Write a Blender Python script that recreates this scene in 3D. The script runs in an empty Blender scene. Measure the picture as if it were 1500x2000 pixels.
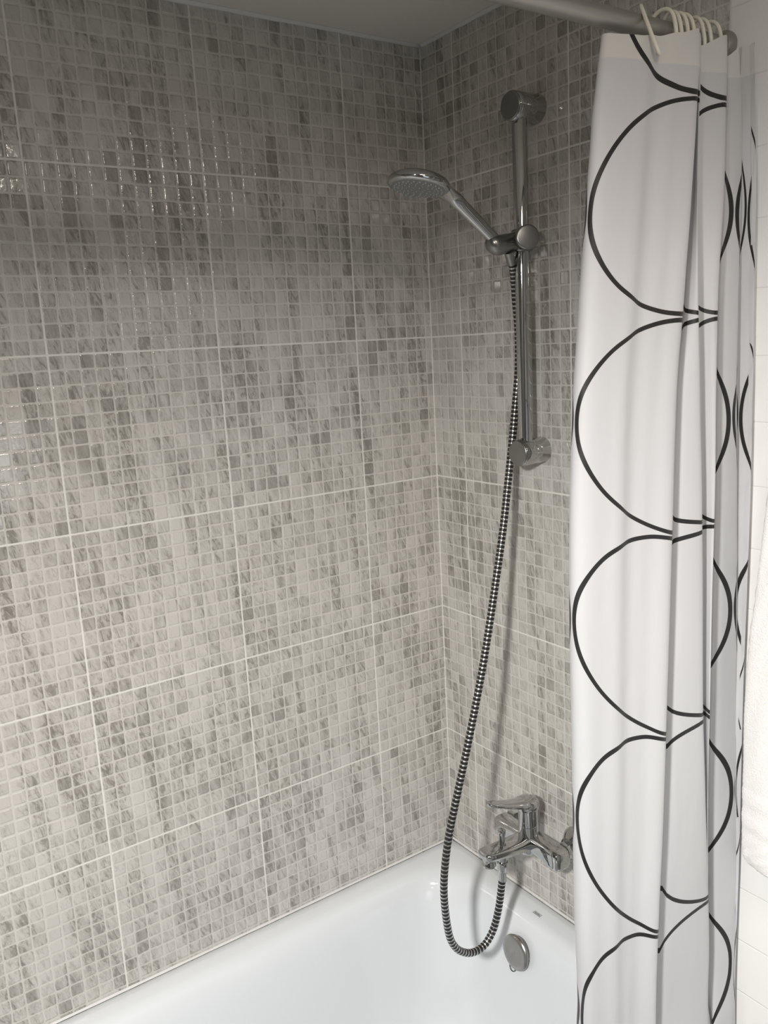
import bpy, bmesh, math, random
from mathutils import Vector, Matrix

# ------------------------------------------------------------------ camera, light, exposure
scene = bpy.context.scene
COL = scene.collection
YAW, PITCH, ROLL, FOC = -0.9762, -0.1939, -0.0533, 1644.32
fwd = Vector((math.sin(YAW)*math.cos(PITCH), math.cos(YAW)*math.cos(PITCH), math.sin(PITCH)))
right0 = Vector((math.cos(YAW), -math.sin(YAW), 0))
up0 = right0.cross(fwd)
right = math.cos(ROLL)*right0 + math.sin(ROLL)*up0
up = -math.sin(ROLL)*right0 + math.cos(ROLL)*up0
CAM = Vector((1.45903, -1.13396, 1.74577))
cam = bpy.data.cameras.new('camera')
cam.sensor_fit = 'HORIZONTAL'; cam.sensor_width = 36.0
cam.lens = FOC/1500.0*36.0
cam.clip_start = 0.02
camo = bpy.data.objects.new('camera', cam); COL.objects.link(camo)
M = Matrix((right, up, -fwd)).transposed().to_4x4(); M.translation = CAM
camo.matrix_world = M
scene.camera = camo

scene.view_settings.view_transform = 'Standard'
scene.view_settings.look = 'None'
scene.view_settings.gamma = 1.0
scene.view_settings.use_curve_mapping = False
scene.view_settings.exposure = 0.1

world = bpy.data.worlds.new('world'); scene.world = world
world.use_nodes = True
world.node_tree.nodes['Background'].inputs[0].default_value = (0.9, 0.95, 1.0, 1)
world.node_tree.nodes['Background'].inputs[1].default_value = 0.02

def light(name, kind, loc, target, power, color, **kw):
    d = bpy.data.lights.new(name, kind)
    d.energy = power; d.color = color
    for k, v in kw.items(): setattr(d, k, v)
    o = bpy.data.objects.new(name, d); COL.objects.link(o)
    o.location = loc
    o.rotation_euler = (Vector(target)-Vector(loc)).to_track_quat('-Z', 'Y').to_euler()
    return o
# main lamp: the shaded wall light above the mirror opposite the tap end; small lamp on the right wall;
# added fills: weak warm one under the ceiling, weak cool one from the right
light('mirror_wall_lamp', 'SPOT', (1.42, -1.68, 2.05), (0.52, -0.18, -0.20), 195, (1.0, 0.975, 0.935), spot_size=math.radians(110), spot_blend=1.0, shadow_soft_size=0.07)
light('ceiling_fill', 'AREA', (1.45, -0.75, 2.325), (1.45, -0.75, 0), 8.5, (1.0, 0.89, 0.77), size=0.35)  # added ambient fill that lifts the upper walls, not a known fixture
light('small_lamp', 'AREA', (2.13, -1.03, 2.00), (0.2, -0.4, 1.3), 0.8, (1.0, 0.97, 0.93), shape='RECTANGLE', size=0.03, size_y=0.05)
light('cool_fill', 'AREA', (2.12, -0.75, 1.15), (0.7, -0.2, 0.9), 3, (0.82, 0.91, 1.0), size=0.7)  # added cool ambient fill, no window in this wall

# ------------------------------------------------------------------ helpers
def tag(o, label=None, cat=None, group=None, kind=None):
    if label: o['label'] = label
    if cat: o['category'] = cat
    if group: o['group'] = group
    if kind: o['kind'] = kind
    return o

def obj(name, bm, mats, parent=None, smooth=True, angle=None):
    me = bpy.data.meshes.new(name)
    bmesh.ops.recalc_face_normals(bm, faces=bm.faces)
    bm.to_mesh(me); bm.free()
    if not isinstance(mats, (list, tuple)): mats = [mats]
    for m in mats: me.materials.append(m)
    if smooth:
        for p in me.polygons: p.use_smooth = True
        if angle is not None:
            me.set_sharp_from_angle(angle=math.radians(angle))
    o = bpy.data.objects.new(name, me); COL.objects.link(o)
    if parent is not None:
        o.parent = parent
        o.matrix_parent_inverse = Matrix.Translation(-Vector(parent.location))
    return o

def thing(name, label, cat, loc=(0, 0, 0), group=None):
    o = bpy.data.objects.new(name, None); COL.objects.link(o)
    o.location = loc; o.empty_display_size = 0.05
    return tag(o, label, cat, group)

def frame(axis):
    a = Vector(axis).normalized()
    h = Vector((0, 0, 1)) if abs(a.z) < 0.9 else Vector((0, 1, 0))
    u = a.cross(h).normalized(); v = a.cross(u).normalized()
    return a, u, v

def lathe(bm, origin, axis, prof, seg=48, sx=1.0, sy=1.0, mat=0, uv=None):
    """prof: list of (distance along axis, radius)"""
    a, u, v = frame(axis)
    if uv: u, v = Vector(uv[0]), Vector(uv[1])
    o = Vector(origin); rings = []
    for (t, r) in prof:
        if r < 1e-6: rings.append([bm.verts.new(o+a*t)])
        else:
            rings.append([bm.verts.new(o+a*t+u*(r*sx*math.cos(2*math.pi*i/seg))+v*(r*sy*math.sin(2*math.pi*i/seg))) for i in range(seg)])
    for A, B in zip(rings, rings[1:]):
        for i in range(seg):
            j = (i+1) % seg
            if len(A) == 1 and len(B) == 1: continue
            if len(A) == 1: f = bm.faces.new((A[0], B[i], B[j]))
            elif len(B) == 1: f = bm.faces.new((A[i], B[0], A[j]))
            else: f = bm.faces.new((A[i], B[i], B[j], A[j]))
            f.material_index = mat
    return rings

def rod_prof(L, r, b=0.0015, r2=None):
    r2 = r if r2 is None else r2
    k = 0.2929
    return [(0, 0), (0, r-b), (b*k, r-b*k), (b, r), (L-b, r2), (L-b*k, r2-b*k), (L, r2-b), (L, 0)]

def catmull(P, n):
    P = [Vector(p) for p in P]; out = []
    for i in range(len(P)-1):
        p0 = P[i-1] if i > 0 else P[i]*2-P[i+1]
        p1, p2 = P[i], P[i+1]
        p3 = P[i+2] if i+2 < len(P) else P[i+1]*2-P[i]
        for k in range(n):
            t = k/n
            out.append(0.5*((2*p1)+(p2-p0)*t+(2*p0-5*p1+4*p2-p3)*t*t+(3*p1-p0-3*p2+p3)*t*t*t))
    out.append(P[-1]); return out

def resample(pts, step):
    out = [pts[0].copy()]; acc = 0.0; last = pts[0]
    L = [0.0]
    for a, b in zip(pts, pts[1:]): L.append(L[-1]+(b-a).length)
    n = max(2, int(L[-1]/step)); j = 0; out = []
    for i in range(n+1):
        s = L[-1]*i/n
        while j < len(L)-2 and L[j+1] < s: j += 1
        d = L[j+1]-L[j]
        out.append(pts[j].lerp(pts[j+1], 0 if d == 0 else (s-L[j])/d))
    return out, L[-1]

def tube(bm, pts, rad, seg=16, closed=False, cap=True, mat=None):
    pts = [Vector(p) for p in pts]; n = len(pts)
    rf = rad if callable(rad) else (lambda i: rad)
    T = []
    for i in range(n):
        if closed: t = pts[(i+1) % n]-pts[i-1]
        else: t = pts[min(i+1, n-1)]-pts[max(i-1, 0)]
        T.append(t.normalized())
    _, u, v = frame(T[0]); rings = []
    for i in range(n):
        u = (u-T[i]*u.dot(T[i])).normalized(); v = T[i].cross(u)
        r = rf(i)
        rings.append([bm.verts.new(pts[i]+u*(r*math.cos(2*math.pi*k/seg))+v*(r*math.sin(2*math.pi*k/seg))) for k in range(seg)])
    rng = range(n) if closed else range(n-1)
    for i in rng:
        A, B = rings[i], rings[(i+1) % n]
        for k in range(seg):
            l = (k+1) % seg
            f = bm.faces.new((A[k], B[k], B[l], A[l]))
            if mat: f.material_index = mat(i)
    if cap and not closed:
        bm.faces.new(rings[0]); bm.faces.new(rings[-1][::-1])

def box(bm, x0, x1, y0, y1, z0, z1, b=0.0, seg=3):
    r = bmesh.ops.create_cube(bm, size=1)
    for v in r['verts']:
        v.co = Vector(((x0+x1)/2+v.co.x*(x1-x0), (y0+y1)/2+v.co.y*(y1-y0), (z0+z1)/2+v.co.z*(z1-z0)))
    if b > 0:
        es = {e for v in r['verts'] for e in v.link_edges}
        bmesh.ops.bevel(bm, geom=list(es), offset=b, segments=seg, affect='EDGES', profile=0.5)

def loft(bm, rings, cap0=True, cap1=True):
    R = [[bm.verts.new(p) for p in r] for r in rings]
    for A, B in zip(R, R[1:]):
        n = len(A)
        for i in range(n):
            j = (i+1) % n
            bm.faces.new((A[i], B[i], B[j], A[j]))
    if cap0: bm.faces.new(R[0][::-1])
    if cap1: bm.faces.new(R[-1])
    return R

# ------------------------------------------------------------------ materials
def mat(name, color=(0.8, 0.8, 0.8), rough=0.5, metal=0.0, **kw):
    m = bpy.data.materials.new(name); m.use_nodes = True
    b = m.node_tree.nodes['Principled BSDF']
    b.inputs['Base Color'].default_value = (*color, 1)
    b.inputs['Roughness'].default_value = rough
    b.inputs['Metallic'].default_value = metal
    for k, v in kw.items(): b.inputs[k.replace('_', ' ')].default_value = v
    return m

class G:
    """tiny node-graph writer"""
    def __init__(s, m): s.t = m.node_tree; s.bsdf = s.t.nodes['Principled BSDF']
    def n(s, typ, **kw):
        x = s.t.nodes.new(typ)
        for k, v in kw.items(): setattr(x, k, v)
        return x
    def put(s, inp, v):
        if isinstance(v, bpy.types.NodeSocket): s.t.links.new(v, inp)
        elif isinstance(v, (int, float)): inp.default_value = v
        else: inp.default_value = v
    def m(s, op, a, b=None, c=None, clamp=False):
        x = s.n('ShaderNodeMath', operation=op, use_clamp=clamp)
        s.put(x.inputs[0], a)
        if b is not None: s.put(x.inputs[1], b)
        if c is not None: s.put(x.inputs[2], c)
        return x.outputs[0]
    def ss(s, v, a, b, lo=0.0, hi=1.0):
        x = s.n('ShaderNodeMapRange', interpolation_type='SMOOTHSTEP')
        s.put(x.inputs[0], v); s.put(x.inputs[1], a); s.put(x.inputs[2], b); s.put(x.inputs[3], lo); s.put(x.inputs[4], hi)
        return x.outputs[0]
    def mix(s, f, a, b):
        x = s.n('ShaderNodeMix', data_type='RGBA')
        s.put(x.inputs['Factor'], f)
        s.put(x.inputs[6], a if isinstance(a, bpy.types.NodeSocket) else (*a, 1))
        s.put(x.inputs[7], b if isinstance(b, bpy.types.NodeSocket) else (*b, 1))
        return x.outputs[2]
    def xyz(s, x=0.0, y=0.0, z=0.0):
        c = s.n('ShaderNodeCombineXYZ')
        for i, v in enumerate((x, y, z)): s.put(c.inputs[i], v)
        return c.outputs[0]
    def noise(s, vec, scale, detail=2.0, rough=0.5, dist=0.0):
        x = s.n('ShaderNodeTexNoise'); s.put(x.inputs['Vector'], vec)
        x.inputs['Scale'].default_value = scale; x.inputs['Detail'].default_value = detail
        x.inputs['Roughness'].default_value = rough; x.inputs['Distortion'].default_value = dist
        return x.outputs['Fac']
    def white(s, vec):
        x = s.n('ShaderNodeTexWhiteNoise', noise_dimensions='3D'); s.put(x.inputs['Vector'], vec)
        return x.outputs['Value'], x.outputs['Color']
    def sep(s, v):
        x = s.n('ShaderNodeSeparateXYZ'); s.put(x.inputs[0], v); return x.outputs
    def bump(s, h, strength=1.0, dist=1.0):
        x = s.n('ShaderNodeBump'); s.put(x.inputs['Height'], h)
        x.inputs['Strength'].default_value = strength; x.inputs['Distance'].default_value = dist
        s.t.links.new(x.outputs[0], s.bsdf.inputs['Normal'])

P = 0.025          # mosaic pitch: twelve squares to a 30 cm sheet
def mosaic(name, axis, sign, s0, seed, lean):
    """axis 0/1: which world coordinate runs along the wall; s0: where a sheet joint falls"""
    m = mat(name); g = G(m); g.bsdf.inputs['Specular IOR Level'].default_value = 0.75
    geo = g.n('ShaderNodeNewGeometry').outputs['Position']
    c = g.sep(geo)
    s = g.m('MULTIPLY', c[axis], sign)
    z = c[2]
    # hand-cut wobble of the joints
    w1 = g.noise(g.xyz(s, z, seed), 28, 1); w2 = g.noise(g.xyz(s, z, seed+9), 28, 1)
    s_ = g.m('ADD', s, g.m('MULTIPLY', g.m('SUBTRACT', w1, 0.5), 0.0022))
    z_ = g.m('ADD', z, g.m('MULTIPLY', g.m('SUBTRACT', w2, 0.5), 0.0022))
    a = g.m('DIVIDE', g.m('SUBTRACT', s_, s0-3.0), P)
    b = g.m('DIVIDE', g.m('SUBTRACT', z_, 0.86-3.0), P)
    ia, ib = g.m('FLOOR', a), g.m('FLOOR', b)
    fa, fb = g.m('FRACT', a), g.m('FRACT', b)
    da = g.m('MINIMUM', fa, g.m('SUBTRACT', 1.0, fa)); db = g.m('MINIMUM', fb, g.m('SUBTRACT', 1.0, fb))
    # rounded-square distance to the tile edge
    qa = g.m('MAXIMUM', g.m('SUBTRACT', 0.17, da), 0.0); qb = g.m('MAXIMUM', g.m('SUBTRACT', 0.17, db), 0.0)
    d = g.m('SUBTRACT', 0.17, g.m('SQRT', g.m('ADD', g.m('MULTIPLY', qa, qa), g.m('MULTIPLY', qb, qb))))
    edge = g.noise(g.xyz(s, z, seed+3), 160, 2)
    d2 = g.m('ADD', d, g.m('MULTIPLY', g.m('SUBTRACT', edge, 0.5), 0.05))
    grout = g.ss(d2, 0.035, 0.075, 1.0, 0.0)
    # sheet joints: wider, whiter
    A = g.m('FRACT', g.m('DIVIDE', g.m('ADD', g.m('SUBTRACT', s, s0), 3.0), 0.3))
    B = g.m('FRACT', g.m('DIVIDE', g.m('ADD', g.m('SUBTRACT', z, 0.86), 3.0), 0.3))
    dA = g.m('MINIMUM', A, g.m('SUBTRACT', 1.0, A)); dB = g.m('MINIMUM', B, g.m('SUBTRACT', 1.0, B))
    dj = g.m('ADD', g.m('MINIMUM', dA, dB), g.m('MULTIPLY', g.m('SUBTRACT', edge, 0.5), 0.0025))
    joint = g.ss(dj, 0.0035, 0.0068, 1.0, 0.0)
    corner = g.ss(g.m('ADD', s, g.m('MULTIPLY', g.m('SUBTRACT', edge, 0.5), 0.002)), 0.0014, 0.0028, 1.0, 0.0)
    joint = g.m('MAXIMUM', joint, corner)
    # per-tile randoms
    cell = g.xyz(ia, ib, seed)
    r, rc = g.white(cell); r3 = g.sep(rc)
    # stone figure: vertical columns of darker stone, drawn as short streaks that break at each square
    sh = g.m('ADD', s, g.m('MULTIPLY', z, 0.10*lean))
    column = g.noise(g.xyz(sh, g.m('MULTIPLY', z, 0.13), seed), 26, 3, 0.6, 0.6)
    jit_s = g.m('ADD', s, g.m('MULTIPLY', r3[0], 0.7)); jit_z = g.m('ADD', z, g.m('MULTIPLY', r3[2], 0.9))
    slope = g.m('ADD', jit_s, g.m('MULTIPLY', z, 0.26*lean))
    strokes = g.noise(g.xyz(slope, g.m('MULTIPLY', jit_z, 0.30), seed+5), 120, 4, 0.62, 1.1)
    hair = g.noise(g.xyz(slope, g.m('MULTIPLY', jit_z, 0.22), seed+6), 330, 4, 0.7, 0.9)
    blot = g.noise(g.xyz(jit_s, jit_z, seed+8), 190, 4, 0.7, 0.8)
    bias = g.m('MULTIPLY', g.m('SUBTRACT', column, 0.5), 0.74)
    tile_bias = g.m('MULTIPLY', g.m('SUBTRACT', r, 0.5), 0.13)
    sv = g.m('ADD', g.m('ADD', strokes, bias), tile_bias)
    dark = g.ss(sv, 0.585, 0.66)
    deep = g.ss(sv, 0.68, 0.80)
    mid = g.ss(sv, 0.40, 0.56)
    hv = g.ss(g.m('ADD', hair, g.m('MULTIPLY', bias, 0.35)), 0.555, 0.64)
    bv = g.ss(g.m('ADD', blot, g.m('MULTIPLY', bias, 0.5)), 0.60, 0.70)
    base = g.mix(mid, (0.635, 0.61, 0.57), (0.525, 0.502, 0.462))
    base = g.mix(g.m('MULTIPLY', hv, 0.36), base, (0.34, 0.322, 0.288))
    base = g.mix(g.m('MULTIPLY', dark, 0.72), base, (0.275, 0.257, 0.225))
    base = g.mix(g.m('MULTIPLY', deep, 0.6), base, (0.19, 0.177, 0.153))
    base = g.mix(g.m('MULTIPLY', bv, 0.52), base, (0.19, 0.177, 0.153))
    base = g.mix(g.m('MULTIPLY', g.ss(g.m('ADD', r3[1], bias), 0.86, 1.0), 0.55), base, (0.25, 0.235, 0.205))
    base = g.mix(g.m('MULTIPLY', g.ss(r3[0], 0.0, 1.0), 0.16), base, (0.34, 0.325, 0.295))
    col = g.mix(g.m('MULTIPLY', grout, 0.80), base, (0.68, 0.655, 0.61))
    col = g.mix(joint, col, (0.83, 0.81, 0.76))
    tone = g.n('ShaderNodeMix', data_type='RGBA', blend_type='MULTIPLY'); tone.inputs['Factor'].default_value = 1.0
    g.t.links.new(col, tone.inputs[6]); tone.inputs[7].default_value = (0.80, 0.805, 0.81, 1); col = tone.outputs[2]
    g.t.links.new(col, g.bsdf.inputs['Base Color'])
    anyg = g.m('MAXIMUM', grout, joint)
    g.t.links.new(g.ss(anyg, 0.0, 1.0, 0.10, 0.75), g.bsdf.inputs['Roughness'])
    # relief: tiles stand out of the joints, pillowed, each slightly tilted
    h = g.ss(d2, 0.03, 0.15, 0.0, 1.0)
    tilt = g.m('ADD', g.m('MULTIPLY', g.m('SUBTRACT', fa, 0.5), g.m('SUBTRACT', r3[0], 0.5)), g.m('MULTIPLY', g.m('SUBTRACT', fb, 0.5), g.m('SUBTRACT', r3[2], 0.5)))
    h = g.m('ADD', g.m('MULTIPLY', h, 0.0006), g.m('MULTIPLY', tilt, 0.0009))
    h = g.m('ADD', h, g.m('MULTIPLY', g.noise(g.xyz(s, z, seed+4), 120, 2), 0.00018))
    g.bump(h, 1.0, 1.0)
    return m

M_left = mosaic('mosaic_tile_left', 1, -1.0, 0.1922, 1.3, -1.0)
M_end = mosaic('mosaic_tile_end', 0, 1.0, 0.0992, 7.7, 1.0)

def white_tiles():
    m = mat('white_wall_tile', (0.80, 0.795, 0.78), 0.22); g = G(m)
    c = g.sep(g.n('ShaderNodeNewGeometry').outputs['Position'])
    B = g.m('FRACT', g.m('DIVIDE', g.m('SUBTRACT', c[2], 0.854-3*0.0945*10), 0.0945))
    d = g.m('MINIMUM', B, g.m('SUBTRACT', 1.0, B))
    dd = d
    gr = g.ss(dd, 0.004, 0.012, 1.0, 0.0)
    col = g.mix(g.m('MULTIPLY', gr, 0.35), (0.80, 0.797, 0.785), (0.58, 0.61, 0.59))
    g.t.links.new(col, g.bsdf.inputs['Base Color'])
    g.bump(g.m('MULTIPLY', g.ss(dd, 0.0, 0.02), 0.0004))
    return m
M_wt = white_tiles()

def plaster(name, col, rough=0.8):
    m = mat(name, col, rough); g = G(m)
    p = g.n('ShaderNodeNewGeometry').outputs['Position']
    g.bump(g.m('MULTIPLY', g.noise(p, 220, 4, 0.6), 0.0004))
    return m
M_ceil = plaster('ceiling_paint', (0.66, 0.63, 0.585))
M_caulk = mat('white_sealant', (0.60, 0.595, 0.58), 0.45)
M_paint = plaster('white_wall_paint', (0.45, 0.44, 0.42))
M_dim = plaster('grey_wall_paint', (0.20, 0.195, 0.185))
M_enamel = mat('white_enamel', (0.65, 0.675, 0.70), 0.12, 0.0, Coat_Weight=0.3)
M_chrome = mat('chrome', (0.50, 0.505, 0.50), 0.06, 1.0)
M_satin = mat('satin_chrome', (0.30, 0.298, 0.29), 0.30, 1.0)
M_steel = mat('brushed_steel', (0.36, 0.35, 0.335), 0.30, 1.0)
M_rod = mat('grey_metal_rod', (0.36, 0.35, 0.33), 0.42, 0.75)
M_black = mat('black_plastic', (0.012, 0.012, 0.012), 0.35)
M_silver = mat('silver_band', (0.62, 0.62, 0.60), 0.25, 1.0)
M_grey = mat('grey_spray_plate', (0.20, 0.21, 0.21), 0.4)
M_noz = mat('pale_nozzle_rubber', (0.42, 0.43, 0.43), 0.5)
M_ring = mat('ivory_plastic', (0.74, 0.71, 0.62), 0.4)
M_mark = mat('grey_enamel_print', (0.22, 0.22, 0.22), 0.5)

# ------------------------------------------------------------------ the room
CZ = 2.336
YB, XR = -1.74, 2.20
def structure(name, bm, mats, **kw):
    o = obj(name, bm, mats, smooth=False, **kw); o['kind'] = 'structure'; return o

bm = bmesh.new(); box(bm, -0.1, 0.0, YB-0.1, 0.1, 0.0, CZ+0.1); structure('wall_left', bm, M_left)
bm = bmesh.new(); box(bm, 0.0, 0.70, 0.0, 0.1, 0.0, CZ+0.1); box(bm, 0.70, XR+0.1, 0.0, 0.1, 0.0, CZ+0.1)
for f in bm.faces:
    if f.calc_center_median().x > 0.70001: f.material_index = 1
structure('wall_back', bm, [M_end, M_wt])
bm = bmesh.new(); box(bm, XR, XR+0.1, YB-0.1, 0.0, 0.0, CZ+0.1); structure('wall_right', bm, M_dim)
bm = bmesh.new(); box(bm, 0.0, XR, YB-0.1, YB, 0.0, CZ+0.1); structure('wall_front', bm, M_dim)
bm = bmesh.new(); box(bm, -0.1, XR+0.1, YB-0.1, 0.1, -0.1, 0.0); structure('floor', bm, plaster('grey_floor', (0.16, 0.155, 0.15), 0.5))
bm = bmesh.new(); box(bm, 0.0, XR, YB, 0.0, CZ, CZ+0.1); structure('ceiling', bm, M_ceil)

def bead(name, pts, r, m):
    bm = bmesh.new(); tube(bm, pts, r, 8); o = obj(name, bm, m); o['kind'] = 'structure'
RZ = 0.5755
def cove(name, a, b, n1, n2, r, m, wob=0.0):
    """concave fillet bead between two faces"""
    a, b = Vector(a), Vector(b); n1, n2 = Vector(n1), Vector(n2)
    bm = bmesh.new(); rows = []; N = 80
    rng = random.Random(4)
    for i in range(N+1):
        p = a.lerp(b, i/N); rr = r*(1+wob*rng.uniform(-1, 1))
        row = [bm.verts.new(p-n1*0.0005-n2*0.0005), bm.verts.new(p+n1*rr)]
        for k in range(1, 4):
            t = k/4
            row.append(bm.verts.new(p+n1*rr*(1-t)**1.5+n2*rr*t**1.5))
        row.append(bm.verts.new(p+n2*rr)); rows.append(row)
    for A, B in zip(rows, rows[1:]):
        for k in range(6):
            l = (k+1) % 6
            bm.faces.new((A[k], B[k], B[l], A[l]))
    bm.faces.new(rows[0]); bm.faces.new(rows[-1])
    o = obj(name, bm, m); o['kind'] = 'structure'
cove('trim_1', (0, 0, RZ), (0, YB, RZ), (1, 0, 0), (0, 0, 1), 0.0036, M_caulk, 0.15)
cove('trim_2', (0, 0, RZ), (0.70, 0, RZ), (0, -1, 0), (0, 0, 1), 0.0036, M_caulk, 0.15)
cove('trim_3', (0, 0, CZ), (0, YB, CZ), (1, 0, 0), (0, 0, -1), 0.006, M_caulk, 0.1)
cove('trim_4', (0, 0, CZ), (0.70, 0, CZ), (0, -1, 0), (0, 0, -1), 0.006, M_caulk, 0.1)

# ------------------------------------------------------------------ bathtub
TX0, TX1, TY0, TY1 = 0.0015, 0.70, YB+0.0015, -0.0015
def rr(d, z, r, sy=0.0, n=14):
    """rounded rectangle contour, inset d from the tub outline; sy: extra inset at the far end"""
    x0, x1, y0, y1 = TX0+d, TX1-d, TY0+d+sy, TY1-d
    pts = []
    for cx, cy, a0 in ((x1-r, y1-r, 0), (x0+r, y1-r, 90), (x0+r, y0+r, 180), (x1-r, y0+r, 270)):
        for k in range(n+1):
            a = math.radians(a0+90*k/n)
            pts.append(Vector((cx+r*math.cos(a), cy+r*math.sin(a), z)))
        # straight run subdivisions
    out = []
    for a, b in zip(pts, pts[1:]+pts[:1]):
        out.append(a)
        if (b-a).length > 0.12:
            for k in range(1, 8): out.append(a.lerp(b, k/8))
    return out
rings = []
for d, z, r, sy in [(0.03, 0.02, 0.004, 0), (0.012, 0.30, 0.004, 0), (0.004, 0.535, 0.004, 0), (0.0, 0.540, 0.004, 0), (0.0, 0.570, 0.004, 0), (0.004, RZ, 0.004, 0), (0.02, RZ-0.0003, 0.03, 0),
                    (0.040, RZ-0.002, 0.07, 0), (0.050, RZ-0.005, 0.09, 0), (0.058, RZ-0.010, 0.105, 0.0), (0.065, RZ-0.018, 0.115, 0.01), (0.071, RZ-0.030, 0.12, 0.01),
                    (0.077, RZ-0.050, 0.125, 0.02), (0.083, RZ-0.080, 0.13, 0.04), (0.092, 0.44, 0.13, 0.06), (0.105, 0.36, 0.135, 0.10), (0.120, 0.28, 0.135, 0.14),
                    (0.135, 0.23, 0.135, 0.17), (0.158, 0.19, 0.13, 0.19), (0.190, 0.168, 0.12, 0.20), (0.225, 0.160, 0.10, 0.20), (0.30, 0.158, 0.03, 0.20)]:
    rings.append(rr(d, z, r, sy))
n0 = len(rings[0])
# same vertex count per ring: resample each contour by its corner index
def even(ring, n=240):
    L = [0]; R = ring+[ring[0]]
    for a, b in zip(R, R[1:]): L.append(L[-1]+(b-a).length)
    out = []; j = 0
    for i in range(n):
        s = L[-1]*i/n
        while L[j+1] < s: j += 1
        out.append(R[j].lerp(R[j+1], (s-L[j])/max(1e-9, L[j+1]-L[j])))
    return out
bm = bmesh.new()
# project every contour from the centre line so that verts line up radially
def radial(ring, n=300):
    R = ring+[ring[0]]; out = []
    cy0, cy1 = TY0+0.62, TY1-0.3493; cx = 0.35075
    for i in range(n):
        # stadium spine: rays leave the spine at right angles, or fan out at its ends
        q = i/n
        per = [(0.34), (0.16), (0.34), (0.16)]
        if q < 0.34:
            o = Vector((cx, cy0+(cy1-cy0)*(q/0.34), 0)); dr = Vector((1, 0, 0))
        elif q < 0.50:
            a = math.pi*(q-0.34)/0.16; o = Vector((cx, cy1, 0)); dr = Vector((math.cos(a), math.sin(a), 0))
        elif q < 0.84:
            o = Vector((cx, cy1+(cy0-cy1)*((q-0.5)/0.34), 0)); dr = Vector((-1, 0, 0))
        else:
            a = math.pi+math.pi*(q-0.84)/0.16; o = Vector((cx, cy0, 0)); dr = Vector((math.cos(a), math.sin(a), 0))
        best = None
        for A, B in zip(R, R[1:]):
            e = B-A; den = dr.x*e.y-dr.y*e.x
            if abs(den) < 1e-12: continue
            w = A-o
            t = (w.x*e.y-w.y*e.x)/den; s = (w.x*dr.y-w.y*dr.x)/den
            if t > 0 and -1e-6 <= s <= 1+1e-6 and (best is None or t > best): best = t
        out.append(Vector((o.x+dr.x*best, o.y+dr.y*best, ring[0].z)))
    return out
loft(bm, [radial(r) for r in rings], True, True)
tub = thing('bathtub', 'white enamel bathtub filling the corner below the mosaic walls', 'bathtub', (0.35, YB/2, 0))
obj('tub_shell', bm, M_enamel, tub, angle=60)
# overflow plate on the end wall of the tub, black ring under it
OC = Vector((0.3185, -0.0885, 0.505)); ON = Vector((0, -math.cos(math.radians(8)), math.sin(math.radians(8))))
bm = bmesh.new()
lathe(bm, OC-ON*0.008, ON, [(0, 0), (0, 0.030), (0.010, 0.030), (0.011, 0.0355), (0.0125, 0.0362), (0.0155, 0.0350), (0.0185, 0.030), (0.0200, 0.024), (0.0200, 0.0085), (0.0188, 0.0065), (0.0180, 0.0)], 64)
ov = obj('overflow_plate', bm, M_steel, tub)
bm = bmesh.new()
c0 = OC+ON*0.008+Vector((-0.007, 0, -0.036))
tube(bm, [c0+Vector((0.0085*math.cos(a), 0.002*math.sin(a), 0.010*math.sin(a))) for a in [2*math.pi*k/24 for k in range(24)]], 0.0009, 8, closed=True)
obj('pull_ring', bm, M_black, ov)
# small maker's mark printed on the rim: a frame with illegible letter strokes
bm = bmesh.new()
LX, LY, LZ = 0.3265, -0.0375, RZ-0.0013
def stroke(x0, x1, y0, y1): box(bm, LX+x0*0.78, LX+x1*0.78, LY+y0*0.8, LY+y1*0.8, LZ-0.0012, LZ+0.0003)
stroke(-0.0125, 0.0125, 0.0040, 0.0047); stroke(-0.0125, 0.0125, -0.0047, -0.0040)
stroke(-0.0125, -0.0118, -0.0047, 0.0047); stroke(0.0118, 0.0125, -0.0047, 0.0047)
for k, xs in enumerate((-0.0095, -0.0045, 0.0005, 0.0055)):
    stroke(xs, xs+0.0010, -0.0026, 0.0026); stroke(xs+0.0026, xs+0.0036, -0.0026, 0.0026)
    if k % 2 == 0: stroke(xs, xs+0.0036, 0.0018, 0.0026)
    stroke(xs, xs+0.0036, -0.0005, 0.0003)
obj('printed_mark', bm, M_mark, tub, smooth=False)

# ------------------------------------------------------------------ slide rail
RX, RY = 0.324, -0.0415
rail = thing('shower_rail', 'chrome vertical slide rail with two round wall mounts on the mosaic wall', 'shower rail', (RX, 0, 1.535))
bm = bmesh.new(); lathe(bm, (RX, RY, 1.545), (0, 0, 1), rod_prof(0.590, 0.0133, 0.002), 40); obj('bar', bm, M_chrome, rail)
for z in (2.1375, 1.5400):
    bm = bmesh.new()
    lathe(bm, (RX, 0.0, z), (0, -1, 0), [(0, 0), (0, 0.0245), (0.0595, 0.0245), (0.0605, 0.0235), (0.061, 0.0225), (0.061, 0)], 56)
    mt = obj('wall_mount', bm, M_chrome, rail)
    bm = bmesh.new()
    lathe(bm, (RX, -0.061, z), (0, -1, 0), [(0, 0), (0, 0.0236), (0.0012, 0.0236), (0.0024, 0.0228), (0.0028, 0.021), (0.0028, 0)], 56)
    obj('end_cap', bm, M_satin, mt)
# slider that grips the bar: clamp, holder cup and knob
SZ = 1.9165
bm = bmesh.new()
lathe(bm, (RX, RY, SZ-0.019), (0, 0, 1), rod_prof(0.038, 0.0185, 0.003), 40)
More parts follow.
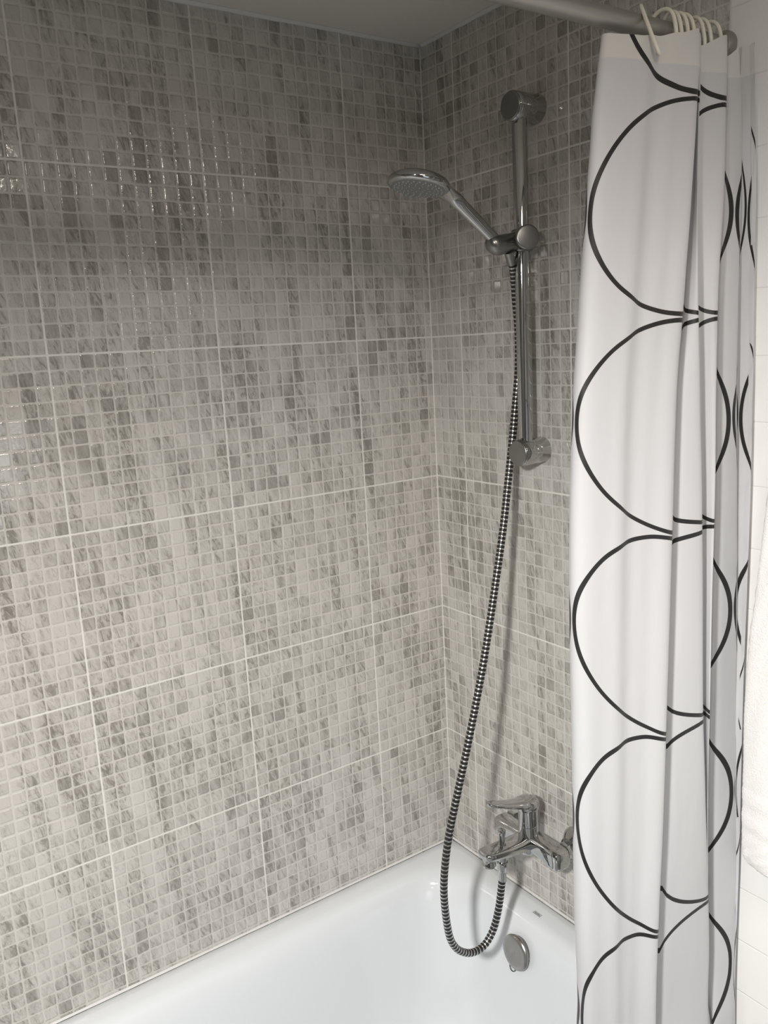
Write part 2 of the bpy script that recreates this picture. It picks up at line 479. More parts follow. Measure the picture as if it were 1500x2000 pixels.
# neck and cup towards the hand shower
def hull(bm, rings): loft(bm, rings)
def oval(c, hx, hz, ax, n=28):
    c = Vector(c)
    return [c+Vector((hx*math.cos(a)*ax[0], hx*math.cos(a)*ax[1], hz*math.sin(a))) for a in [2*math.pi*k/n for k in range(n)]]
hull(bm, [oval((RX-0.001, RY-0.006, SZ), 0.0160, 0.0165, (1, 0)), oval((RX-0.002, RY-0.020, SZ-0.002), 0.0150, 0.0155, (1, 0)), oval((RX-0.003, RY-0.034, SZ-0.005), 0.0160, 0.0165, (1, 0)),
          oval((RX-0.005, RY-0.048, SZ-0.008), 0.0180, 0.0175, (1, 0)), oval((RX-0.005, RY-0.060, SZ-0.008), 0.0180, 0.0165, (1, 0)), oval((RX-0.005, RY-0.069, SZ-0.006), 0.0150, 0.0130, (1, 0)), oval((RX-0.005, RY-0.0745, SZ-0.004), 0.0085, 0.0075, (1, 0))])
slider = obj('slider', bm, M_satin, rail, angle=50)
bm = bmesh.new(); ka = Vector((0.86, -0.50, 0.03)).normalized()
lathe(bm, Vector((RX, RY, SZ))+ka*0.0225, ka, [(0, 0), (0, 0.0185), (0.004, 0.0205), (0.018, 0.0210), (0.0205, 0.0205), (0.022, 0.0190), (0.0224, 0.017), (0.0224, 0)], 48)
obj('knob', bm, M_satin, slider, angle=35)

# ------------------------------------------------------------------ hand shower
hs = thing('hand_shower', 'chrome hand shower with round grey spray head held on the slide rail', 'hand shower', (0.319, -0.09, 1.90))
S = Vector((0.319, -0.084, 1.905)); Nk = Vector((0.318, -0.196, 1.988)); ax = (Nk-S).normalized()
S0 = S+ax*0.012
prof = [(0, 0), (0, 0.0098), (0.010, 0.0100), (0.030, 0.0103), (0.060, 0.0107), (0.093, 0.0114), (0.113, 0.0120), (0.116, 0.0117), (0.116, 0)]
bm = bmesh.new(); lathe(bm, S0, ax, prof, 36); obj('handle', bm, M_chrome, hs, angle=50)
HC = Vector((0.318, -0.262, 1.9935)); tl = math.radians(12)
hn = Vector((0, -math.sin(tl), -math.cos(tl)))          # direction the spray faces
bm = bmesh.new()
lathe(bm, HC, -hn, [(-0.001, 0.0), (-0.001, 0.0450), (0.000, 0.0485), (0.002, 0.0508), (0.005, 0.0517), (0.009, 0.0510), (0.014, 0.047), (0.019, 0.037), (0.0225, 0.024), (0.0238, 0.010), (0.024, 0)], 72)
# throat that runs from the handle into the rim of the head
e1 = Vector((1, 0, 0)); hy = hn.cross(e1).normalized()
if hy.y < 0: hy = -hy
def ring_at(c, a, b, n1, n2, n=28): return [c+n1*(a*math.cos(t))+n2*(b*math.sin(t)) for t in [2*math.pi*k/n for k in range(n)]]
cA = S0+ax*0.108; au = e1; av = ax.cross(e1).normalized()
cB = HC-hn*0.009+hy*0.046; cC = HC-hn*0.011+hy*0.020
dm = (cB-cA)
bv = hn
loft(bm, [ring_at(cA, 0.0124, 0.0124, au, av), ring_at(cA+ax*0.010, 0.0135, 0.0118, au, av), ring_at(cA.lerp(cB, 0.55)+Vector((0, 0, 0.001)), 0.0185, 0.0098, au, av.lerp(-hn if av.dot(-hn) > 0 else hn, 0.5).normalized()), ring_at(cB, 0.026, 0.0075, au, (-hn if av.dot(-hn) > 0 else hn)), ring_at(cC, 0.034, 0.0075, au, (-hn if av.dot(-hn) > 0 else hn))])
head = obj('head', bm, M_chrome, hs, angle=60)
bm = bmesh.new()
lathe(bm, HC+hn*0.0005, hn, [(-0.002, 0), (-0.002, 0.0436), (0.0006, 0.0436), (0.0016, 0.0415), (0.0022, 0.030), (0.0024, 0.0)], 64)
for R_, k_ in ((0.039, 26), (0.033, 22), (0.0265, 16), (0.019, 10), (0.0105, 6)):
    for i in range(k_):
        a = 2*math.pi*(i+0.3*(k_ % 4))/k_
        lathe(bm, HC+hn*0.0018+e1*(R_*math.cos(a))+hy*(R_*math.sin(a)), hn, [(0, 0.0013), (0.0018, 0.0010), (0.0022, 0.0006), (0.0022, 0)], 8, mat=1)
obj('spray_plate', bm, [M_grey, M_noz], head, angle=40)

# ------------------------------------------------------------------ shower hose
HP = [(0.319, -0.0655, 1.8905), (0.309, -0.049, 1.865), (0.297, -0.034, 1.82), (0.290, -0.0225, 1.76), (0.288, -0.0225, 1.69), (0.2855, -0.0315, 1.61), (0.287, -0.044, 1.54),
      (0.292, -0.060, 1.475), (0.300, -0.081, 1.40), (0.310, -0.1155, 1.288), (0.320, -0.1590, 1.150), (0.327, -0.2065, 1.0135), (0.329, -0.2385, 0.922),
      (0.330, -0.2676, 0.8286), (0.330, -0.2806, 0.7381), (0.330, -0.2739, 0.6478), (0.330, -0.258, 0.606), (0.330, -0.2313, 0.5810), (0.330, -0.205, 0.573), (0.330, -0.1811, 0.5790), (0.330, -0.160, 0.603), (0.330, -0.145, 0.645), (0.330, -0.1345, 0.70)]
pts = catmull(HP, 16)
pts, HL = resample(pts, 0.0080/6)
hose = thing('shower_hose', 'black and silver ribbed shower hose looping down to the mixer tap', 'shower hose', (0.33, -0.2, 0.573))
bm = bmesh.new()
def hr(i): return 0.0073 if (i % 6) in (0, 1, 2, 3) else 0.0069
tube(bm, pts, hr, 14, mat=lambda i: 1 if (i % 6) in (4, 5) else 0)
obj('hose_sleeve', bm, [M_black, M_silver], hose, angle=60)
bm = bmesh.new(); d0 = (pts[0]-pts[4]).normalized()
lathe(bm, pts[0]-d0*0.016, d0, [(0, 0), (0, 0.0078), (0.012, 0.0084), (0.024, 0.0092), (0.026, 0.0088), (0.026, 0)], 28); obj('hose_cone', bm, M_satin, hose, angle=50)
bm = bmesh.new()
lathe(bm, (0.330, -0.1340, 0.696), (0, 0.02, 1), [(0, 0), (0, 0.0080), (0.022, 0.0078), (0.022, 0.0098), (0.0245, 0.0115), (0.040, 0.0120), (0.0425, 0.0112), (0.0425, 0)], 28); obj('hose_nut', bm, M_chrome, hose, angle=35)

# ------------------------------------------------------------------ bath mixer tap
mx = thing('bath_mixer', 'chrome single-lever bath mixer tap with diverter on the mosaic wall above the tub', 'tap', (0.33, 0, 0.77))
MY = -0.056; MZ = 0.752
for x in (0.255, 0.405):
    bm = bmesh.new()
    lathe(bm, (x, 0.0, 0.760), (0, -1, 0), [(0, 0), (0, 0.0335), (0.003, 0.0342), (0.008, 0.0325), (0.017, 0.0260), (0.025, 0.0205), (0.027, 0.0198), (0.027, 0)], 48)
    obj('escutcheon', bm, M_chrome, mx, angle=50)
    bm = bmesh.new()
    lathe(bm, (x, -0.024, 0.758), (0, -1, 0), [(0, 0), (0, 0.0165), (0.001, 0.0172), (0.015, 0.0172), (0.0165, 0.0162), (0.0165, 0)], 6)
    obj('union_nut', bm, M_chrome, mx, smooth=False)
bm = bmesh.new()
def sect(x, hy_, hz_, z, y=MY, n=32, p=4.0):
    out = []
    for k in range(n):
        a = 2*math.pi*k/n; c, s = math.cos(a), math.sin(a)
        out.append(Vector((x, y+hy_*math.copysign(abs(c)**(2/p), c), z+hz_*math.copysign(abs(s)**(2/p), s))))
    return out
secs = []
for x, hy_, hz_, z in [(0.238, 0.012, 0.012, 0.751), (0.240, 0.018, 0.018, 0.751), (0.245, 0.0205, 0.0205, 0.751), (0.262, 0.0212, 0.0212, 0.751), (0.285, 0.019, 0.019, 0.753), (0.310, 0.0185, 0.0175, 0.755), (0.330, 0.019, 0.018, 0.755),
                       (0.350, 0.0185, 0.0175, 0.755), (0.375, 0.019, 0.019, 0.753), (0.398, 0.0212, 0.0212, 0.751), (0.415, 0.0205, 0.0205, 0.751), (0.420, 0.018, 0.018, 0.751), (0.422, 0.012, 0.012, 0.751)]:
    secs.append(sect(x, hy_, hz_, z))
loft(bm, secs)
obj('body', bm, M_chrome, mx, angle=60)
bm = bmesh.new()
lathe(bm, (0.330, -0.062, 0.728), (0, 0, 1), [(0, 0), (0, 0.012), (0.004, 0.0185), (0.010, 0.0205), (0.030, 0.0200), (0.0640, 0.0200), (0.0645, 0.0193), (0.0655, 0.0193), (0.066, 0.0200), (0.100, 0.0200), (0.100, 0)], 56)
obj('cartridge_sleeve', bm, M_chrome, mx, angle=40)
# lever: domed cap with a flat paddle reaching away from the wall
bm = bmesh.new()
lathe(bm, (0.330, -0.062, 0.827), (0, 0, 1), [(0, 0), (0, 0.0212), (0.001, 0.0228), (0.010, 0.0232), (0.015, 0.0220), (0.0195, 0.0190), (0.0222, 0.011), (0.0230, 0)], 56)
lev = []
for y, z, w, h in [(-0.050, 0.838, 0.012, 0.004), (-0.064, 0.839, 0.0190, 0.0085), (-0.080, 0.8420, 0.0190, 0.0090), (-0.092, 0.8455, 0.0170, 0.0078), (-0.108, 0.851, 0.0150, 0.0066), (-0.130, 0.859, 0.0140, 0.0058), (-0.150, 0.8665, 0.0135, 0.0054), (-0.158, 0.8695, 0.0120, 0.0050), (-0.164, 0.8715, 0.0090, 0.0042), (-0.167, 0.8725, 0.005, 0.0025)]:
    lev.append([Vector((0.330+w*math.copysign(abs(math.cos(a))**0.6, math.cos(a)), y, z+h*math.copysign(abs(math.sin(a))**0.8, math.sin(a)))) for a in [2*math.pi*k/28 for k in range(28)]])
loft(bm, lev)
obj('lever', bm, M_chrome, mx, angle=60)
bm = bmesh.new(); sp = []
for y, z, w, h in [(-0.058, 0.756, 0.0190, 0.0150), (-0.075, 0.757, 0.0215, 0.0145), (-0.095, 0.759, 0.0222, 0.0125), (-0.125, 0.762, 0.0218, 0.0108), (-0.150, 0.7655, 0.0212, 0.0096), (-0.165, 0.767, 0.0205, 0.0092), (-0.175, 0.768, 0.0190, 0.0088), (-0.181, 0.7685, 0.0160, 0.0078), (-0.184, 0.769, 0.010, 0.005)]:
    sp.append([Vector((0.330+w*math.copysign(abs(math.cos(a))**0.5, math.cos(a)), y, z+h*math.copysign(abs(math.sin(a))**0.6, math.sin(a)))) for a in [2*math.pi*k/36 for k in range(36)]])
loft(bm, sp)
obj('spout', bm, M_chrome, mx, angle=60)
bm = bmesh.new(); lathe(bm, (0.330, -0.168, 0.760), (0, 0, -1), [(0, 0), (0, 0.0125), (0.010, 0.0125), (0.0115, 0.0135), (0.0165, 0.0135), (0.0175, 0.0125), (0.0175, 0.010), (0.015, 0.0095), (0.015, 0)], 36); obj('aerator', bm, M_chrome, mx, angle=35)
bm = bmesh.new(); lathe(bm, (0.330, -0.133, 0.770), (0, 0, 1), [(0, 0), (0, 0.0085), (0.003, 0.0085), (0.0045, 0.0058), (0.020, 0.0064), (0.031, 0.0078), (0.035, 0.0078), (0.0368, 0.0068), (0.0372, 0)], 32); obj('diverter_knob', bm, M_chrome, mx, angle=40)
bm = bmesh.new(); lathe(bm, (0.330, -0.133, 0.755), (0, 0, -1), [(0, 0), (0, 0.0105), (0.012, 0.0105), (0.013, 0.0092), (0.026, 0.0092), (0.026, 0)], 32); obj('hose_outlet', bm, M_chrome, mx, angle=35)

# ------------------------------------------------------------------ curtain rod
rodt = thing('curtain_rod', 'grey metal shower curtain rod under the ceiling across the tub front', 'curtain rod', (0.69, 0, 2.13))
bm = bmesh.new(); tube(bm, [(0.69, -0.004, 2.13), (0.69, YB+0.004, 2.13)], 0.0128, 32); obj('rod', bm, M_rod, rodt, angle=50)
for y, s in ((0.0, -1), (YB, 1)):
    bm = bmesh.new(); lathe(bm, (0.69, y, 2.13), (0, s, 0), [(0, 0), (0, 0.0205), (0.003, 0.0205), (0.010, 0.0165), (0.012, 0.0150), (0.012, 0)], 32); obj('rod_flange', bm, M_rod, rodt, angle=40)

# ------------------------------------------------------------------ shower curtain
CT = {'Z':[2.1,2.05,2.0,1.9,1.78,1.65,1.5,1.35,1.2,1.05,0.9,0.78],'T':[[(0.6724,-0.1953,-0.12),(0.6779,-0.2299,-0.05),(0.6888,-0.2511,-0.01),(0.6982,-0.2536,0.003),(0.7067,-0.2391,0.024),(0.7125,-0.2068,0.053),(0.7166,-0.1747,0.083),(0.7216,-0.1423,0.113),(0.7274,-0.1099,0.145),(0.7142,-0.1043,0.17),(0.696,-0.0856,0.25),(0.7064,-0.0892,0.33),(0.7169,-0.0907,0.41),(0.7263,-0.1067,0.435),(0.7164,-0.0992,0.43),(0.7153,-0.09,0.377),(0.7257,-0.0482,0.4365),(0.7098,-0.0382,0.47),(0.6976,-0.0202,0.52),(0.7136,-0.0277,0.568),(0.7251,-0.0144,0.592),(0.7225,-0.0162,0.7),(0.7274,-0.0167,0.848),(0.7453,-0.0155,0.896),(0.7385,-0.0142,0.93)],[(0.6709,-0.2039,-0.12),(0.677,-0.239,-0.05),(0.6893,-0.2612,-0.01),(0.6997,-0.2649,0.003),(0.7093,-0.2499,0.024),(0.7157,-0.216,0.053),(0.7203,-0.1826,0.083),(0.7258,-0.1491,0.113),(0.7323,-0.1157,0.145),(0.7176,-0.1086,0.17),(0.6973,-0.0877,0.25),(0.709,-0.0926,0.33),(0.7206,-0.0955,0.41),(0.7311,-0.1122,0.435),(0.72,-0.1032,0.43),(0.7188,-0.0939,0.377),(0.7305,-0.0535,0.4365),(0.7126,-0.041,0.47),(0.6991,-0.0212,0.52),(0.7169,-0.0311,0.568),(0.7271,-0.0141,0.592),(0.7237,-0.0148,0.7),(0.7285,-0.0151,0.848),(0.7475,-0.015,0.896),(0.7417,-0.0152,0.93)],[(0.6694,-0.2106,-0.12),(0.6762,-0.2469,-0.05),(0.6898,-0.2707,-0.01),(0.7013,-0.2758,0.003),(0.7118,-0.261,0.024),(0.7189,-0.2269,0.053),(0.724,-0.1932,0.083),(0.7301,-0.1596,0.113),(0.7372,-0.1263,0.145),(0.721,-0.1171,0.17),(0.6986,-0.0934,0.25),(0.7115,-0.0998,0.33),(0.7244,-0.1043,0.41),(0.7359,-0.119,0.435),(0.7237,-0.1085,0.43),(0.7223,-0.0989,0.377),(0.7352,-0.0605,0.4365),(0.7155,-0.0453,0.47),(0.7006,-0.0235,0.52),(0.7203,-0.036,0.568),(0.7311,-0.017,0.592),(0.7269,-0.0165,0.7),(0.7316,-0.0165,0.848),(0.7498,-0.0145,0.896),(0.7449,-0.0162,0.93)],[(0.6664,-0.2174,-0.12),(0.6745,-0.256,-0.05),(0.6906,-0.2832,-0.01),(0.7044,-0.2909,0.003),(0.7169,-0.2779,0.024),(0.7254,-0.2447,0.053),(0.7314,-0.2117,0.083),(0.7387,-0.1792,0.113),(0.7472,-0.1475,0.145),(0.7278,-0.1339,0.17),(0.7011,-0.1046,0.25),(0.7165,-0.1143,0.33),(0.7318,-0.1221,0.4043),(0.7455,-0.1328,0.4293),(0.731,-0.1191,0.4252),(0.7294,-0.1091,0.3807),(0.7447,-0.0749,0.4365),(0.7213,-0.0542,0.47),(0.7036,-0.0284,0.52),(0.727,-0.0461,0.5655),(0.735,-0.019,0.5913),(0.7294,-0.0162,0.7),(0.7337,-0.0157,0.8524),(0.7543,-0.0153,0.8957),(0.7494,-0.0172,0.93)],[(0.6629,-0.227,-0.12),(0.6725,-0.2676,-0.05),(0.6917,-0.2982,-0.01),(0.7081,-0.3085,0.003),(0.723,-0.298,0.024),(0.7331,-0.2667,0.053),(0.7403,-0.235,0.083),(0.7489,-0.2044,0.113),(0.759,-0.1749,0.145),(0.736,-0.1565,0.17),(0.7042,-0.1205,0.25),(0.7225,-0.1339,0.33),(0.7408,-0.1456,0.3974),(0.7571,-0.1436,0.4224),(0.7398,-0.1259,0.4195),(0.7379,-0.1154,0.385),(0.7561,-0.0984,0.4365),(0.7283,-0.0716,0.47),(0.7071,-0.0409,0.52),(0.735,-0.0649,0.5626),(0.7446,-0.0355,0.5904),(0.7331,-0.024,0.7),(0.7331,-0.0167,0.8578),(0.7565,-0.0158,0.8953),(0.7491,-0.014,0.93)],[(0.662,-0.2387,-0.12),(0.672,-0.2804,-0.05),(0.692,-0.3119,-0.01),(0.709,-0.3227,0.003),(0.7245,-0.3131,0.024),(0.735,-0.2823,0.053),(0.7425,-0.2512,0.083),(0.7515,-0.2212,0.113),(0.762,-0.1923,0.145),(0.738,-0.1729,0.17),(0.705,-0.1352,0.25),(0.724,-0.1495,0.33),(0.743,-0.162,0.39),(0.76,-0.1404,0.415),(0.742,-0.1217,0.4133),(0.74,-0.1109,0.3898),(0.759,-0.1019,0.4365),(0.73,-0.0736,0.47),(0.708,-0.0415,0.52),(0.737,-0.067,0.5594),(0.747,-0.0369,0.5895),(0.735,-0.0248,0.7),(0.733,-0.0142,0.8636),(0.759,-0.0164,0.8949),(0.753,-0.017,0.93)],[(0.662,-0.2465,-0.12),(0.672,-0.2883,-0.05),(0.692,-0.3197,-0.01),(0.709,-0.3302,0.003),(0.7245,-0.32,0.024),(0.735,-0.2886,0.053),(0.7425,-0.2568,0.083),(0.7515,-0.2261,0.113),(0.762,-0.1965,0.145),(0.738,-0.1774,0.17),(0.705,-0.1403,0.25),(0.724,-0.1542,0.33),(0.743,-0.1663,0.3814),(0.76,-0.1318,0.4064),(0.742,-0.1134,0.4062),(0.74,-0.1023,0.3953),(0.759,-0.0986,0.4365),(0.73,-0.0706,0.47),(0.708,-0.0388,0.52),(0.737,-0.0637,0.5557),(0.747,-0.0293,0.5884),(0.735,-0.0173,0.7),(0.739,-0.0157,0.8702),(0.761,-0.0164,0.8944),(0.753,-0.0141,0.93)],[(0.662,-0.2486,-0.12),(0.672,-0.2907,-0.05),(0.692,-0.3217,-0.01),(0.709,-0.3318,0.003),(0.7245,-0.3222,0.024),(0.735,-0.2912,0.053),(0.7425,-0.2599,0.083),(0.7515,-0.2295,0.113),(0.762,-0.2002,0.145),(0.738,-0.1815,0.17),(0.705,-0.1445,0.25),(0.724,-0.1581,0.33),(0.743,-0.1699,0.3722),(0.76,-0.1257,0.4004),(0.742,-0.1074,0.4014),(0.74,-0.096,0.4014),(0.759,-0.0998,0.4365),(0.73,-0.072,0.47),(0.708,-0.0398,0.52),(0.737,-0.0646,0.5522),(0.747,-0.0218,0.5873),(0.739,-0.0161,0.7),(0.743,-0.0144,0.876),(0.761,-0.0171,0.894),(0.753,-0.0149,0.93)],[(0.662,-0.2445,-0.12),(0.672,-0.2876,-0.05),(0.692,-0.3194,-0.01),(0.709,-0.3294,0.003),(0.7245,-0.321,0.024),(0.735,-0.2912,0.053),(0.7425,-0.261,0.083),(0.7515,-0.2319,0.113),(0.762,-0.2041,0.145),(0.738,-0.1856,0.17),(0.705,-0.1487,0.25),(0.724,-0.1621,0.33),(0.743,-0.1736,0.359),(0.76,-0.1206,0.4109),(0.742,-0.1025,0.4122),(0.74,-0.0909,0.4122),(0.759,-0.099,0.4365),(0.73,-0.0718,0.47),(0.708,-0.0398,0.52),(0.737,-0.0641,0.5496),(0.747,-0.0157,0.586),(0.743,-0.0163,0.7),(0.747,-0.0144,0.876),(0.759,-0.0149,0.894),(0.753,-0.0161,0.93)],[(0.662,-0.2434,-0.12),(0.672,-0.2874,-0.05),(0.692,-0.3191,-0.01),(0.709,-0.3287,0.003),(0.7245,-0.3213,0.024),(0.735,-0.2927,0.053),(0.7425,-0.2635,0.083),(0.7515,-0.2353,0.113),(0.762,-0.2084,0.145),(0.738,-0.1903,0.17),(0.705,-0.1536,0.25),(0.724,-0.1667,0.33),(0.743,-0.1779,0.3458),(0.76,-0.1105,0.4214),(0.742,-0.093,0.423),(0.74,-0.0814,0.423),(0.759,-0.0982,0.4365),(0.73,-0.0713,0.47),(0.708,-0.0394,0.52),(0.737,-0.0631,0.5471),(0.751,-0.0148,0.5846),(0.747,-0.0157,0.7),(0.753,-0.0165,0.876),(0.761,-0.0164,0.894),(0.753,-0.0148,0.93)],[(0.662,-0.2407,-0.12),(0.672,-0.2853,-0.05),(0.692,-0.317,-0.01),(0.709,-0.3261,0.003),(0.7245,-0.3204,0.024),(0.735,-0.2939,0.053),(0.7425,-0.2667,0.083),(0.7515,-0.2404,0.113),(0.762,-0.2154,0.145),(0.738,-0.1969,0.17),(0.705,-0.1593,0.25),(0.724,-0.1726,0.33),(0.743,-0.184,0.3326),(0.76,-0.1,0.4319),(0.742,-0.0827,0.4338),(0.74,-0.0707,0.4338),(0.759,-0.0933,0.4365),(0.73,-0.0676,0.47),(0.708,-0.0364,0.52),(0.737,-0.059,0.5445),(0.757,-0.0158,0.5833),(0.753,-0.0166,0.7),(0.757,-0.0144,0.876),(0.761,-0.0147,0.894),(0.755,-0.0164,0.93)],[(0.662,-0.2366,-0.12),(0.672,-0.281,-0.05),(0.692,-0.3126,-0.01),(0.709,-0.3215,0.003),(0.7245,-0.3172,0.024),(0.735,-0.2923,0.053),(0.7425,-0.2668,0.083),(0.7515,-0.2424,0.113),(0.762,-0.2195,0.145),(0.738,-0.2022,0.17),(0.705,-0.1661,0.25),(0.724,-0.1786,0.33),(0.743,-0.1891,0.33),(0.76,-0.0931,0.434),(0.742,-0.0756,0.436),(0.74,-0.0634,0.436),(0.759,-0.087,0.4365),(0.73,-0.0621,0.47),(0.708,-0.0313,0.52),(0.737,-0.0531,0.544),(0.757,-0.0145,0.583),(0.753,-0.0153,0.7),(0.759,-0.0162,0.876),(0.761,-0.016,0.894),(0.753,-0.0148,0.93)]]}
Zs, Ts = CT['Z'], CT['T']
def interp(x, X, Y):
    if x <= X[0]: return Y[0]+(x-X[0])*(Y[1]-Y[0])/(X[1]-X[0])
    for i in range(len(X)-1):
        if x <= X[i+1] or i == len(X)-2: return Y[i]+(x-X[i])*(Y[i+1]-Y[i])/(X[i+1]-X[i])
def vmap(z, u=1.0):
    v1 = interp(z, [0.878, 1.187, 1.476, 1.763, 2.0416, 2.12], [0, 0.29, 0.58, 0.87, 1.16, 1.225])
    v0 = interp(z, [0.7622, 1.0849, 1.3754, 1.6397, 1.8935, 2.0416, 2.12], [-0.145, 0.145, 0.435, 0.725, 1.015, 1.16, 1.225])
    w = min(1.0, max(0.0, u/0.145)); w = w**1.3
    return v0+(v1-v0)*w
asc = list(zip(Zs, Ts))[::-1]
low = asc[0][1]
def clear(x): return 0.714+(x-0.662)*(0.765-0.714)/(0.765-0.662)   # below the rim the folds keep outside the tub
asc = [(0.38, [(clear(x), y, u) for x, y, u in low]), (0.60, [(clear(x), y, u) for x, y, u in low]), (0.70, [(x, y, u) for x, y, u in low])] + asc
asc = [(z, row) for z, row in asc]
NS = 7
NN = len(low)
topz = [2.106, 2.106, 2.108, 2.108, 2.107, 2.108, 2.112, 2.118, 2.126, 2.112, 2.104, 2.106, 2.116, 2.122, 2.112, 2.112, 2.128, 2.112, 2.104, 2.108, 2.119, 2.117, 2.117, 2.118, 2.116]
def at(z):
    Z_ = [a[0] for a in asc]; zz = min(z, 2.1)
    for i in range(len(Z_)-1):
        if zz <= Z_[i+1]+1e-9:
            t = (zz-Z_[i])/(Z_[i+1]-Z_[i]); t = max(0, t)
            # smooth in z with the neighbouring rows
            p0, p1, p2, p3 = asc[max(i-1, 0)][1], asc[i][1], asc[i+1][1], asc[min(i+2, len(asc)-1)][1]
            out = []
            for k in range(NN):
                w = []
                for c in range(3):
                    a, b, cc, d = p0[k][c], p1[k][c], p2[k][c], p3[k][c]
                    m1, m2 = (cc-a)*0.5, (d-b)*0.5
                    if i == 0: m1 = cc-b
                    if i+2 >= len(asc): m2 = cc-b
                    w.append((2*t**3-3*t**2+1)*b+(t**3-2*t**2+t)*m1*0.8+(-2*t**3+3*t**2)*cc+(t**3-t**2)*m2*0.8)
                out.append(w)
            return out
bm = bmesh.new(); uvl = bm.loops.layers.uv.new('UVMap')
rows = []; rnd = random.Random(11)
NR = 150
for j in range(NR+1):
    f = j/NR
    nodes = at(0.38+f*(2.1-0.38))
    row = []
    z0 = 0.38
    for i in range(NN-1):
        p0 = nodes[max(i-1, 0)]; p1 = nodes[i]; p2 = nodes[i+1]; p3 = nodes[min(i+2, NN-1)]
        for k in range(NS):
            t = k/NS
            w = [0.5*((2*p1[c])+(p2[c]-p0[c])*t+(2*p0[c]-5*p1[c]+4*p2[c]-p3[c])*t*t+(3*p1[c]-p0[c]-3*p2[c]+p3[c])*t*t*t) if c < 2 else p1[c]+(p2[c]-p1[c])*t for c in range(3)]
            tz = topz[i]+(topz[i+1]-topz[i])*(3*t*t-2*t**3)
            z = z0+(tz-z0)*f
            s = i+t
            x, y, u = w
            # long soft vertical waves of hanging cloth on the front panel
            if 4 < s < 8: x += (0.0026*math.sin(s*2.5+z*0.9)+0.0009*math.sin(s*5.3-z*1.2))*math.sin(math.pi*(s-4)/4)
            y = min(y, -0.004)
            row.append((x, y, z, u, vmap(z, u)))
    # the print runs by cloth length across the front panel
    a0, a1 = 3*NS, 8*NS
    Ls = [0.0]
    for q in range(a0, min(a1, len(row)-1)): Ls.append(Ls[-1]+math.hypot(row[q+1][0]-row[q][0], row[q+1][1]-row[q][1]))
    for q, l in zip(range(a0, a1+1), Ls):
        r_ = row[q]; u_ = 0.003+0.142*l/Ls[-1]; row[q] = (r_[0], r_[1], r_[2], u_, vmap(r_[2], u_))
    p = nodes[-1]; row.append((p[0], min(p[1], -0.004), z0+(topz[-1]-z0)*f, p[2], vmap(z0+(topz[-1]-z0)*f)))
    rows.append([(bm.verts.new(r[:3]), r[3:]) for r in row])
for A, B in zip(rows, rows[1:]):
    for i in range(len(A)-1):
        q = (A[i], A[i+1], B[i+1], B[i])
        fc = bm.faces.new([a[0] for a in q])
        for lp, a in zip(fc.loops, q): lp[uvl].uv = a[1]
        fc.smooth = True
def curtain_mat():
    m = mat('printed_curtain_cloth', (0.8, 0.8, 0.8), 0.55); g = G(m)
    uv = g.n('ShaderNodeUVMap', uv_map='UVMap').outputs[0]
    c = g.sep(uv); D = 0.29
    wob = g.noise(uv, 9, 2)
    cu = g.m('SUBTRACT', g.m('FRACT', g.m('DIVIDE', g.m('ADD', c[0], 2.9), D)), 0.5)
    cv = g.m('SUBTRACT', g.m('FRACT', g.m('DIVIDE', g.m('ADD', c[1], 2.9), D)), 0.5)
    r = g.m('MULTIPLY', g.m('SQRT', g.m('ADD', g.m('MULTIPLY', cu, cu), g.m('MULTIPLY', cv, cv))), D)
    d = g.m('ABSOLUTE', g.m('SUBTRACT', r, 0.1410))
    d = g.m('ADD', d, g.m('MULTIPLY', g.m('SUBTRACT', wob, 0.5), 0.0008))
    line = g.ss(d, 0.0027, 0.0033, 1.0, 0.0)
    z = g.sep(g.n('ShaderNodeNewGeometry').outputs['Position'])[2]
    hem = g.m('MULTIPLY', g.ss(c[1], 1.190, 1.192), g.ss(c[1], 1.179, 1.176, 1.0, 1.0))
    cloth = g.mix(hem, (0.66, 0.665, 0.685), (0.76, 0.755, 0.735))
    col = g.mix(line, cloth, (0.018, 0.017, 0.017))
    g.t.links.new(col, g.bsdf.inputs['Base Color'])
    g.bsdf.inputs['Sheen Weight'].default_value = 0.15
    h1 = g.noise(g.xyz(g.m('MULTIPLY', c[0], 1.0), g.m('MULTIPLY', c[1], 0.10), 0.0), 46, 3, 0.5, 0.6)
    h2 = g.noise(g.xyz(c[0], g.m('MULTIPLY', c[1], 0.35), 2.0), 22, 2, 0.5)
    g.bump(g.m('ADD', g.m('MULTIPLY', h1, 0.0005), g.m('MULTIPLY', h2, 0.0024)), 0.9, 1.0)
    tr = g.n('ShaderNodeBsdfTranslucent'); g.t.links.new(col, tr.inputs['Color'])
    mx_ = g.n('ShaderNodeMixShader'); mx_.inputs[0].default_value = 0.30
    g.t.links.new(g.bsdf.outputs[0], mx_.inputs[1]); g.t.links.new(tr.outputs[0], mx_.inputs[2])
    g.t.links.new(mx_.outputs[0], g.t.nodes['Material Output'].inputs['Surface'])
    return m
curt = obj('shower_curtain', bm, curtain_mat())
tag(curt, 'white pleated shower curtain printed with black circle outlines hanging from the rod', 'shower curtain')

